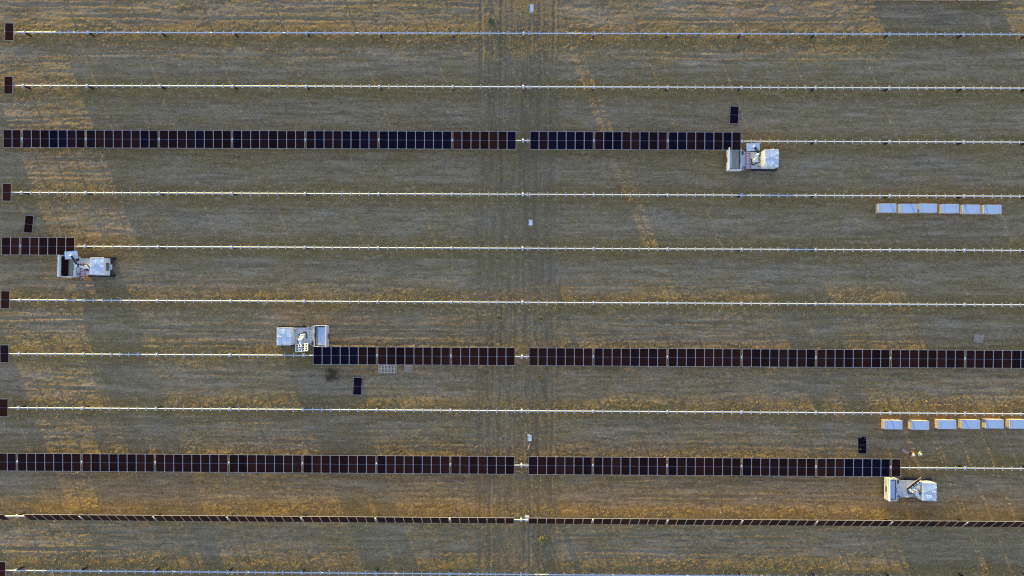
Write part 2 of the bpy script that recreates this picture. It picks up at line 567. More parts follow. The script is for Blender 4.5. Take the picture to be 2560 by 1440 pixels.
# dry grass stubble: tens of thousands of short blades, thicker under the rows
def make_grass():
    n = 300000
    x = rng.uniform(GX0 + 6, GX1 - 6, n); y = rng.uniform(-76, 9, n)
    i = ((x - GX0) / GS).astype(int); j = ((y - GY0) / GS).astype(int)
    dens = 0.12 + 0.75 * under[j, i] + 0.5 * patch[j, i] - 0.55 * corr[j, i] * (1 - patch[j, i])
    dens *= sst(-0.9, 0.8, noise2(1.3, 0.5, seed=21))[j, i]
    keep = rng.uniform(0, 1, n) < dens
    x, y, i, j = x[keep], y[keep], i[keep], j[keep]
    m = len(x)
    z = H[j, i] - 0.01
    a = rng.uniform(0, math.pi, m)
    hgt = rng.uniform(0.03, 0.085, m) * (0.7 + 0.6 * under[j, i])
    wd = rng.uniform(0.03, 0.08, m)
    lean = rng.normal(0, 0.05, (m, 2))
    big = rng.uniform(0, 1, m) < 0.03
    hgt[big] *= 1.9; wd[big] *= 1.7
    V = np.zeros((m, 3, 3))
    V[:, 0, 0] = x - np.cos(a) * wd; V[:, 0, 1] = y - np.sin(a) * wd; V[:, 0, 2] = z
    V[:, 1, 0] = x + np.cos(a) * wd; V[:, 1, 1] = y + np.sin(a) * wd; V[:, 1, 2] = z
    V[:, 2, 0] = x + lean[:, 0]; V[:, 2, 1] = y + lean[:, 1]; V[:, 2, 2] = z + hgt
    me = bpy.data.meshes.new('dry_grass')
    me.vertices.add(m * 3); me.vertices.foreach_set('co', V.astype(np.float32).ravel())
    me.loops.add(m * 3); me.loops.foreach_set('vertex_index', np.arange(m * 3, dtype=np.int32))
    me.polygons.add(m)
    me.polygons.foreach_set('loop_start', np.arange(0, m * 3, 3, dtype=np.int32))
    me.polygons.foreach_set('loop_total', np.full(m, 3, dtype=np.int32))
    me.update(calc_edges=True)
    me.materials.append(M['straw'])
    o = place('dry_grass', me)
    tag(o, 'short dry straw stubble scattered over the soil', 'grass', kind='stuff')


make_grass()

# ------------------------------------------------------------------ tracker rows
TZ = 1.94                # height of the torque tube
PW, PL, PP = 1.134, 2.278, 1.15
SPAN = 9.38
GAP = SPAN - 8 * PP
LA, RB = 9.016, 9.034    # motor to first bearing, left and right
bearL = [-(LA + i * SPAN) for i in range(6)] + [-(LA + 5 * SPAN + 7 * PP + GAP)]
bearR = [RB + i * SPAN for i in range(6)] + [RB + 5 * SPAN + 7 * PP + GAP]


def panel_meshes():
    """aluminium frame and the two glass shapes (square and clipped corners)"""
    fr = MB()
    a, b, t = PW / 2, PL / 2, 0.032
    z0, z1 = 0.0, 0.035
    fr.box(-a, a, b - t, b, z0, z1).box(-a, a, -b, -b + t, z0, z1)
    fr.box(-a, -a + t, -b + t, b - t, z0, z1).box(a - t, a, -b + t, b - t, z0, z1)
    fr.box(-a + t, a - t, -b + t, b - t, 0.018, 0.022, 1)               # white backsheet seen between the cells
    frame = fr.mesh('panel_frame', [M['frame'], M['back']])
    gl = {}
    for key, c in (('square', 0.0), ('clipped', 0.11)):
        for col in ('brown', 'plum', 'navy'):
            g = MB()
            x = a - t - 0.006
            for s_ in (1, -1):
                y0, y1 = s_ * 0.014, s_ * (b - t - 0.006)
                if c:
                    pts = [(-x, y0), (x, y0), (x, y1 - s_ * c), (x - c * 0.35, y1 - s_ * c * 0.35), (x - c, y1), (-x + c, y1), (-x + c * 0.35, y1 - s_ * c * 0.35), (-x, y1 - s_ * c)]
                else:
                    pts = [(-x, y0), (x, y0), (x, y1), (-x, y1)]
                if s_ < 0: pts = pts[::-1]
                g.prism(pts, 0.0225, 0.030)
            gl[key, col] = g.mesh('panel_glass', M[col])
    return frame, gl


FRAME, GLASS = panel_meshes()


def panel(parent, x, y, z, tilt, col, clipped, rz=0.0):
    o = place('solar_panel', FRAME, parent, (x, y, z), (tilt, 0, rz))
    place('glass', GLASS['clipped' if clipped else 'square', col], o)
    return o


def tracker_meshes():
    c = MB()       # module clamp across the tube
    c.box(-0.045, 0.045, -0.23, -0.06, 0.05, 0.11).box(-0.045, 0.045, 0.06, 0.23, 0.05, 0.11)
    c.box(-0.03, 0.03, -0.10, 0.10, -0.085, 0.085)
    c.box(-0.06, 0.06, -0.25, -0.17, 0.085, 0.115).box(-0.06, 0.06, 0.17, 0.25, 0.085, 0.115)
    b = MB()       # bearing housing with splayed brackets
    b.tube((-0.07, 0, 0), (0.07, 0, 0), 0.14, n=14)
    for sx in (-1, 1):
        for sy in (-1, 1):
            b.bar((0, sy * 0.04, 0.03), (sx * 0.17, sy * 0.26, 0.06), 0.06, 0.05)
    b.box(-0.05, 0.05, -0.20, 0.20, -0.16, -0.05)
    p = MB()       # pile: H section
    p.box(-0.075, 0.075, -0.10, -0.088, 0, TZ - 0.13).box(-0.075, 0.075, 0.088, 0.10, 0, TZ - 0.13).box(-0.006, 0.006, -0.088, 0.088, 0, TZ - 0.13)
    sl = MB()      # slewing drive
    sl.tube((-0.12, 0, 0), (0.12, 0, 0), 0.20, n=18)
    sl.box(-0.09, 0.09, -0.12, 0.12, -0.34, -0.10).tube((0.0, -0.30, -0.16), (0, 0.34, -0.16), 0.075, n=10)
    sl.box(-0.30, -0.10, -0.05, 0.05, 0.04, 0.12).box(0.10, 0.30, -0.05, 0.05, 0.04, 0.12)
    return c.mesh('clamp', M['clamp']), b.mesh('bearing', M['clamp']), p.mesh('post', M['post']), sl.mesh('slew_drive', M['clamp'])


CLAMP, BEARING, POST, SLEW = tracker_meshes()


def bays():
    """each bay as (side, index, x of the first panel's left edge, number of panels)"""
    out = []
    for i, n in ((6, 2),):
        out.append(('L', 7, bearL[6] - GAP / 2 - 2 * PP, 2))
    out.append(('L', 6, bearL[6] + GAP / 2, 7))
    for i in range(5, 0, -1):
        out.append(('L', i, bearL[i] + GAP / 2, 8))
    out.append(('L', 0, bearL[0] + GAP / 2, 7))
    out.append(('R', 0, bearR[0] - GAP / 2 - 7 * PP, 7))
    for i in range(0, 5):
        out.append(('R', i + 1, bearR[i] + GAP / 2, 8))
    out.append(('R', 6, bearR[5] + GAP / 2, 7))
    out.append(('R', 7, bearR[6] + GAP / 2, 2))
    return out


BAYS = bays()
XL = BAYS[0][2] - 0.06
XR = BAYS[-1][2] + 2 * PP + 0.06


def tracker(k, label, filled, tilt=0.0, mix=(1.0, 0.0, 0.0), xoff=0.0, x_lo=-1e9, x_hi=1e9, colour=None, wob=0.0, y=None):
    """one single-axis tracker row; filled(side, bay, slot) says where panels already sit"""
    yy = -k * PITCH if y is None else y
    t = empty('tracker_row', (xoff, yy, 0))
    tag(t, label, 'solar tracker', 'single-axis tracker rows')
    r = random.Random(50 + k)
    x0, x1 = max(XL, x_lo), min(XR, x_hi)
    MB().tube((x0, 0, 0), (x1, 0, 0), 0.066, n=16).build('torque_tube', M['galv'], t, (0, 0, TZ))
    for bx in bearL + bearR:
        if x0 <= bx <= x1:
            place('bearing', BEARING, t, (bx, 0, TZ), (tilt * 0.5, 0, 0))
            place('post', POST, t, (bx, 0, -0.02))
    if x0 < 0 < x1:
        place('slew_drive', SLEW, t, (0, 0, TZ))
        place('post', POST, t, (0, 0, -0.02))
        place('clamp', CLAMP, t, (0.62, 0, TZ), (tilt, 0, 0))
    cnt = 0
    for side, b, xs, n in BAYS:
        for s_ in range(n):
            xc = xs + (s_ + 0.5) * PP
            cnt += 1
            if not (x0 <= xc <= x1): continue
            has = filled(side, b, s_)
            if has:
                u = r.random()
                col = colour(side, b, s_) if colour else None
                if col is None:
                    col = 'brown' if u < mix[0] else ('plum' if u < mix[0] + mix[1] else 'navy')
                tl = tilt + r.gauss(0, wob)
                # the panel plane rides 0.115 m above the tube axis
                panel(t, xc, -math.sin(tl) * 0.115, TZ + math.cos(tl) * 0.115, tl, col, cnt % 2 == 0)
            left_has = s_ > 0 and filled(side, b, s_ - 1)
            if not has and not left_has and (s_ > 0 or (b == 0 and side == 'R')):
                place('clamp', CLAMP, t, (xs + s_ * PP, 0, TZ), (tilt, 0, 0))
            if s_ == n - 1 and not has and side == 'L' and b == 0:
                place('clamp', CLAMP, t, (xs + n * PP, 0, TZ), (tilt, 0, 0))
    return t


end_only = lambda s, b, i: s == 'L' and b == 7 and i == 0
full = lambda s, b, i: True
rtone = random.Random(3)



def shade_tone(s, b, i):
    """glass tone by bay along the upper row: navy puts shade into the colour"""
    u = rtone.random()
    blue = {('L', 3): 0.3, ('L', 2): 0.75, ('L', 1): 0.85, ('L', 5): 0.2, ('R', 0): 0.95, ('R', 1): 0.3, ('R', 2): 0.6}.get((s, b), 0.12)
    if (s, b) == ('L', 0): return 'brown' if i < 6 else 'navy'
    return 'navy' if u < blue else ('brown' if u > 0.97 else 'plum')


tracker(0, 'topmost bare pale torque tube row with one brown panel at its left end', end_only)
tracker(1, 'second bare torque tube row from the top with one panel at its left end', end_only)
tracker(2, 'row of dark panels from the left edge to the vehicle beside its working end', lambda s, b, i: s == 'L' or b <= 2, mix=(0.25, 0.65, 0.10), tilt=R(2.6), colour=shade_tone)
tracker(3, 'bare torque tube row between the long upper panel row and the left vehicle', end_only)
tracker(4, 'mostly bare row with eight panels at its left end above a vehicle', lambda s, b, i: s == 'L' and (b == 7 or (b == 6 and i < 6)), mix=(0.6, 0.4, 0.0))
tracker(5, 'bare torque tube row in the middle just below the left vehicle', end_only)
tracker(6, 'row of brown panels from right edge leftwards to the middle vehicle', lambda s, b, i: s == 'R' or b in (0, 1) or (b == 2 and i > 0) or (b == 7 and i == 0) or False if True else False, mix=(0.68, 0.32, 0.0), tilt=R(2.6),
        colour=lambda s, b, i: 'navy' if (s == 'L' and b == 2 and i < 6) else None)  # navy glass paints shade onto the panels at the working end
tracker(7, 'bare torque tube row just above the lower row of wrapped crates', end_only)
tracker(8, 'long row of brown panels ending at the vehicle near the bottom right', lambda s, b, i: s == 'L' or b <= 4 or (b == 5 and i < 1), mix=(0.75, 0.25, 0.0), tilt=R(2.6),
        colour=lambda s, b, i: 'navy' if (s == 'R' and b == 4 and i >= 3) else None)  # a vehicle's cast shadow put into the glass colour of these panels
tracker(9, 'steeply tilted panel row near the bottom edge seen almost edge-on', lambda s, b, i: not (s == 'L' and ((b == 7 and i == 1) or (b == 6 and i == 0))), tilt=R(60), mix=(0.8, 0.2, 0.0))
tracker(10, 'bottommost bare torque tube row cut by the lower picture edge', end_only)
# rows beyond the picture that cast the long morning shade
tracker(-2, 'tilted panel row beyond the top edge that shades the upper field', full, tilt=R(60), mix=(0.8, 0.2, 0), xoff=1.2)
for q in (-2, 2, 6):
    tracker(q, 'tilted panel row of the neighbouring block beyond the left edge, %s of three' % {-2: 'first', 2: 'second', 6: 'last'}[q], full, tilt=R(60), mix=(0.8, 0.2, 0),
            xoff=-76.3 - XR, x_lo=bearR[4] - 1.0)

# ------------------------------------------------------------------ loose panels on the soil
GP = 'loose panels laid on the soil'


def loose(px, py, rz, col, clipped, n, label):
    c = at(px, py, 0.06)
    t = empty('loose_panel', (c.x, c.y, gz(c.x, c.y)), R(rz))
    tag(t, label, 'solar panel', GP)
    z = 0.03
    MB().box(-0.5, 0.5, -1.0, -0.92, -0.02, z).box(-0.5, 0.5, 0.92, 1.0, -0.02, z).build('timber_batten', M['wood'], t)
    for k in range(n):
        panel(t, 0.012 * k, -0.01 * k, z + 0.001 + 0.037 * k, 0, col, clipped)


loose(1835.5, 287.6, -2.6, 'navy', False, 1, 'loose blue-black panel lying alone above the upper right vehicle')
loose(71.8, 560, -5, 'brown', True, 3, 'loose dark panel lying skewed above the short left panel row')
loose(893.8, 965.3, -2.6, 'navy', True, 2, 'loose dark panel lying below the pallet and the middle panel row')
loose(2155.8, 1112.6, 0.5, 'navy', True, 1, 'loose dark panel lying left of the two workers')

# ------------------------------------------------------------------ wrapped crates of panels
CL, CWD, CH = 2.30, 1.14, 1.12


def crate_meshes():
    pal = MB()
    for y in (-0.5, 0.0, 0.5):
        pal.box(-CL / 2, CL / 2, y - 0.05, y + 0.05, 0, 0.09)
    for q in range(9):
        x = -CL / 2 + 0.06 + q * (CL - 0.12) / 8
        pal.box(x - 0.05, x + 0.05, -CWD / 2, CWD / 2, 0.092, 0.125)
    body = MB()
    body.box(-CL / 2 + 0.02, CL / 2 - 0.02, -CWD / 2 + 0.015, CWD / 2 - 0.015, 0.127, 0.127 + CH, bev=0.012)
    lid = MB()
    lid.box(-CL / 2, CL / 2, -CWD / 2, CWD / 2, 0.127 + CH - 0.10, 0.127 + CH + 0.022, bev=0.01)
    st = MB()
    zt = 0.127 + CH + 0.026
    hy = CWD / 2 + 0.004
    st.box(-0.02, 0.02, -hy, hy, zt - 0.003, zt + 0.002).box(-0.02, 0.02, -hy - 0.004, -hy, 0.13, zt).box(-0.02, 0.02, hy, hy + 0.004, 0.13, zt)
    cb = MB()     # cardboard edge protector along the short ends
    cb.box(-0.05, 0.05, -CWD / 2 - 0.003, CWD / 2 + 0.003, zt - 0.012, zt - 0.001)
    return pal.mesh('pallet', M['wood']), body.mesh('carton', M['card']), lid.mesh('lid', M['card_w']), st.mesh('strap', M['strap']), cb.mesh('edge_protector', M['strap'])


CR = crate_meshes()


def crate(px, py, rz, label, group, dh=0.0):
    c = at(px, py, 1.27)
    t = empty('panel_crate', (c.x, c.y, gz(c.x, c.y) - 0.01), R(rz))
    tag(t, label, 'crate', group)
    place('pallet', CR[0], t)
    place('carton', CR[1], t)
    place('lid', CR[2], t)
    for x in (-0.78, 0.80):
        place('strap', CR[3], t, (x, 0, 0))
    for x in (-CL / 2 + 0.055, CL / 2 - 0.055):
        place('edge_protector', CR[4], t, (x, 0, 0))


ORD = ['leftmost', 'second', 'third', 'fourth', 'fifth', 'rightmost']
for k, (x, y, rz) in enumerate(((2218.8, 519.9, 0.3), (2271.2, 520.8, 0.2), (2320.8, 520.2, -0.4), (2375.8, 521.2, 0.2), (2428.8, 522.8, -0.3), (2481.8, 523.2, -0.4))):
    crate(x, y, rz, '%s wrapped panel crate in the upper row of six at the right' % ORD[k], 'upper row of crates')
for k, (x, y, rz) in enumerate(((2233.8, 1062.2, -0.6), (2300.8, 1063.2, -1.2), (2368.5, 1061.3, -0.5), (2428, 1061, -0.8), (2487.2, 1060, -0.4), (2546.8, 1060.5, 0.3))):
    crate(x, y, rz, '%s wrapped panel crate in the lower row of six near the workers' % ORD[k], 'lower row of crates')
for k, (x, y, rz) in enumerate(((2214, -17, 0.4), (2268, -17, -0.3), (2322, -16.5, 0.2), (2375, -16.5, -0.4), (2428, -16, 0.3), (2482, -16, -0.2))):
    crate(x, y, rz, '%s wrapped panel crate in the row just beyond the top edge' % ORD[k], 'crates at the top edge')

# ------------------------------------------------------------------ controller cabinets on posts
def cabinet(px, py, wx, wy, label):
    z = 1.45
    c = at(px, py, z)
    t = empty('control_cabinet', (c.x, c.y, gz(c.x, c.y)))
    tag(t, label, 'cabinet', 'tracker control cabinets')
    for s_ in (-1, 1):
        MB().box(-0.30, -0.24, s_ * wy * 0.36 - 0.03, s_ * wy * 0.36 + 0.03, -0.05, z + 0.02).build('post', M['galv'], t)
    MB().box(-0.235, -0.205, -wy / 2, wy / 2, 0.55, 0.62).box(-0.235, -0.205, -wy / 2, wy / 2, 1.2, 1.27).box(-0.315, -0.302, -wy / 2, wy / 2, 0.3, z - 0.05).build('mounting_rail', M['galv'], t)
    MB().box(-wx / 2, wx / 2, -wy / 2 + 0.04, wy / 2 - 0.04, 0.55, z - 0.045, bev=0.015).build('housing', M['white2'], t)
    MB().box(-wx / 2 - 0.02, wx / 2 + 0.03, -wy / 2, wy / 2, z - 0.043, z, bev=0.01).build('sunshade', M['white'], t)
    MB().tube((0.0, -0.1, -0.05), (0.0, -0.1, 0.553), 0.04, n=8).build('conduit', M['dark'], t)


cabinet(1329.5, 19.8, 0.38, 0.88, 'white control cabinet on posts at the top edge near the green shrub')
cabinet(1327, 556, 0.36, 0.72, 'white control cabinet on posts in the middle of the upper field')
cabinet(1325, 1095.5, 0.36, 0.76, 'white control cabinet on posts above the gap of the lower panel row')
cabinet(1318.3, 1297, 0.42, 0.60, 'white control cabinet on posts behind the gap of the tilted row')
c0, c1 = at(1324, 1107), at(1319.3, 1125)
tag(MB().hose([(c0.x, c0.y, 0.05), ((c0.x + c1.x) / 2 + 0.03, (c0.y + c1.y) / 2, 0.055), (c1.x, c1.y, 0.05)], 0.035).build('timber_stake', M['wood_w']), 'thin pale timber stake lying below a white control cabinet', 'stake')

# ------------------------------------------------------------------ pallet, cardboard, litter
c = at(968.5, 922.3, 0.12)
pt = empty('wooden_pallet', (c.x, c.y, gz(c.x, c.y)), R(0.4))
tag(pt, 'empty bleached wooden pallet lying below the middle panel row', 'pallet')
for q in range(13):
    x = -1.12 + q * 2.24 / 12
    MB().box(x - 0.038, x + 0.038, -0.53, 0.53, 0.092, 0.115).build('slat', M['wood_w'], pt)
for y in (-0.50, 0.0, 0.50):
    MB().box(-1.16, 1.16, y - 0.035, y + 0.035, 0.0, 0.09).build('stringer', M['wood_w'], pt)


def sheet(pts, name, m, label, cat, curl=0.05, thick=0.012):
    P = [at(x, y, 0.07) for x, y in pts]
    n = 6
    top = []
    for j in range(n + 1):
        for i in range(n + 1):
            u, v = i / n, j / n
            p = (P[0] * (1 - u) + P[1] * u) * (1 - v) + (P[3] * (1 - u) + P[2] * u) * v
            top.append(Vector((p.x, p.y, 0.06 + curl * (u - 0.5) ** 2 * 2 + curl * 0.6 * math.sin(v * 3 + u * 2))))
    b = MB()
    k = n + 1
    bot = [p - Vector((0, 0, thick)) for p in top]
    vv = top + bot
    N = k * k
    ff = []
    for j in range(n):
        for i in range(n):
            a = j * k + i
            ff.append((a, a + k, a + k + 1, a + 1)); ff.append((N + a, N + a + 1, N + a + k + 1, N + a + k))
    ring = [i for i in range(k)] + [j * k + n for j in range(1, k)] + [n * k + i for i in range(n - 1, -1, -1)] + [j * k for j in range(n - 1, 0, -1)]
    for a, bb in zip(ring, ring[1:] + ring[:1]):
        ff.append((a, bb, N + bb, N + a))
    b._add(vv, ff)
    return tag(b.build(name, m), label, cat)


sheet(((1011.7, 912.5), (1032.6, 912.5), (1030.4, 932.3), (1009.6, 930)), 'cardboard_sheet', M['card_g'], 'grey cardboard sheet lying right of the empty wooden pallet', 'cardboard')
sheet(((2435.5, 835.5), (2460.4, 837.8), (2457, 859), (2432.2, 854.6)), 'cardboard_sheet', M['card_g'], 'torn pale cardboard sheet lying above the panel row near the right edge', 'cardboard', 0.08)
for q, (x, y, s_, lab) in enumerate(((1086, 114, 4, 'small white plastic scrap between the two topmost rows'), (231, 732, 4, 'small white plastic scrap below the left vehicle'), (2362, 480.3, 3, 'tiny white scrap above the bare row near the upper crates'))):
    sheet(((x - s_ / 2, y + 1), (x + 1, y - s_ / 2), (x + s_ / 2, y), (x - 1, y + s_ / 2)), 'litter', M['white'], lab, 'litter', 0.06)

# ------------------------------------------------------------------ shrubs and tufts
def shrub(px, py, r, h, n, leafmat, label, name='shrub', cat='shrub', spiky=False, seed=0):
    rr = random.Random(900 + seed)
    c = at(px, py, h * 0.4)
    t = empty(name, (c.x, c.y, gz(c.x, c.y)))
    tag(t, label, cat)
    st = MB()
    tips = []
    for q in range(14 if not spiky else 30):
        a = rr.uniform(0, 6.283)
        d = r * math.sqrt(rr.random()) * 0.85
        p = (math.cos(a) * d, math.sin(a) * d, h * rr.uniform(0.4, 1.0) * (1 - 0.4 * (d / r) ** 2))
        tips.append(p)
        mid = (p[0] * 0.45, p[1] * 0.45, p[2] * 0.62)
        st.hose([(0, 0, -0.02), mid, p], 0.008, n=4)
    st.build('stem', M['stem'], t)
    lf = MB()
    lobes = [(math.cos(a) * r * rr.uniform(0.25, 0.75), math.sin(a) * r * rr.uniform(0.25, 0.75), h * rr.uniform(0.3, 0.75), r * rr.uniform(0.25, 0.5)) for a in [rr.uniform(0, 6.28) for _ in range(9)]] + [(0, 0, h * 0.55, r * 0.55)]
    for q in range(n):
        if spiky:
            tp = Vector(rr.choice(tips))
            p = tp * rr.uniform(0.2, 1.0) + Vector((rr.gauss(0, r * 0.10), rr.gauss(0, r * 0.10), 0))
        else:
            L_ = rr.choice(lobes)
            p = Vector((L_[0] + rr.gauss(0, L_[3] * 0.5), L_[1] + rr.gauss(0, L_[3] * 0.5), max(0.02, L_[2] + rr.gauss(0, L_[3] * 0.4))))
        s_ = rr.uniform(0.03, 0.07) if not spiky else rr.uniform(0.05, 0.12)
        E_ = Euler((rr.uniform(-1.2, 1.2), rr.uniform(-1.2, 1.2), rr.uniform(0, 6.28))).to_matrix()
        wq = s_ * (0.5 if not spiky else 0.18)
        vv = [p + E_ @ Vector(v) for v in ((-s_, 0, 0), (0, -wq, 0.01), (s_, 0, 0), (0, wq, 0.01))]
        lf._add(vv, [(0, 1, 2, 3)])
    lf.build('foliage', M[leafmat] if isinstance(leafmat, str) else leafmat, t)


shrub(1230, 52.5, 0.52, 0.55, 900, 'leaf_g', 'round grey-green shrub above the topmost row near the middle', seed=1)
shrub(1356, 1351, 0.60, 0.60, 1000, 'leaf_y', 'yellow-green shrub below the gap of the tilted row', seed=2)
shrub(1351.5, 797, 0.50, 0.35, 320, 'leaf_y', 'spiky pale grass tuft above the gap of the middle panel row', 'grass_tuft', 'grass tuft', True, 3)
shrub(1349, 945, 0.42, 0.35, 260, 'leaf_y', 'sparse pale grass tuft below the gap of the middle panel row', 'grass_tuft', 'grass tuft', True, 4)
shrub(829, 938, 1.15, 0.16, 800, 'leaf_d', 'low dark weed patch beneath the start of the middle panel row', 'weed_patch', 'weeds', False, 5)
shrub(1247, 794, 0.35, 0.25, 200, 'leaf_y', 'small dry grass tuft on the service track above the middle row', 'grass_tuft', 'grass tuft', True, 6)

# ------------------------------------------------------------------ ladders
def step_ladder(name, L_, w0, w1, steps, rail, label, loc, rot, feet=True, scale=1.0, folded=True):
    """ladder along local +Y, lying in the XY plane"""
    t = empty(name, loc)
    t.rotation_euler = rot
    tag(t, label, 'ladder')
    for s_ in (-1, 1):
        MB().bar((s_ * w0 / 2, 0, 0.03), (s_ * w1 / 2, L_, 0.03), 0.075, 0.06).build('rail', rail, t)
    for q in range(steps):
        f = (q + 0.6) / (steps + 0.2)
        ww = w0 + (w1 - w0) * f - 0.055
        MB().box(-ww / 2, ww / 2, f * L_ - 0.045, f * L_ + 0.045, 0.045, 0.07).build('step', M['alu'], t)
    if feet:
        for s_ in (-1, 1):
            MB().box(s_ * w0 / 2 - 0.04, s_ * w0 / 2 + 0.04, -0.07, 0.01, -0.005, 0.065).build('foot', M['yellow'], t)
    return t


# ------------------------------------------------------------------ crawler vehicles with robot arms
def crawler_track():
    m = MB()
    L0, L1, zc, rr_ = 0.35, 3.15, 0.34, 0.34
    n = 10
    pts = [(L1 + rr_ * 0.9 * math.cos(a), zc + rr_ * math.sin(a)) for a in [math.pi / 2 - i * math.pi / n for i in range(n + 1)]]
    pts += [(L0 - rr_ * 0.9 * math.cos(a), zc + rr_ * math.sin(a)) for a in [-math.pi / 2 + i * math.pi / n for i in range(n + 1)]]
    vv = [Vector((x, s_ * 0.17, z)) for s_ in (-1, 1) for x, z in pts]
    k = len(pts)
    m._add(vv, [tuple(range(k)), tuple(range(2 * k - 1, k - 1, -1))] + [((i + 1) % k, i, i + k, (i + 1) % k + k) for i in range(k)])
    tr = m.mesh('crawler_track', M['track'])
    # grouser lugs round the loop
    g = MB()
    per = []
    for i in range(k):
        a, b = Vector((pts[i][0], 0, pts[i][1])), Vector((pts[(i + 1) % k][0], 0, pts[(i + 1) % k][1]))
        d = (b - a).length
        q = max(1, int(round(d / 0.13)))
        for j in range(q):
            p = a.lerp(b, (j + 0.5) / q)
            per.append((p, (b - a).normalized()))
    for p, d in per:
        nrm = Vector((d.z, 0, -d.x))
        if (p - Vector((1.75, 0, zc))).dot(nrm) < 0: nrm = -nrm
        q = Matrix((d, Vector((0, 1, 0)), nrm)).transposed().to_4x4()
        g.box(-0.025, 0.025, -0.185, 0.185, -0.005, 0.03, 0, Matrix.Translation(p) @ q)
    lg = g.mesh('track_lugs', M['black'])
    wh = MB()
    for x in (0.35, 0.95, 1.55, 2.15, 2.75, 3.15):
        wh.tube((x, -0.19, 0.33), (x, 0.19, 0.33), 0.20 if x in (0.35, 3.15) else 0.15, n=12)
    return tr, lg, wh.mesh('road_wheels', M['dark'])


TRACK = crawler_track()
GV = 'crawler vehicles setting panels'


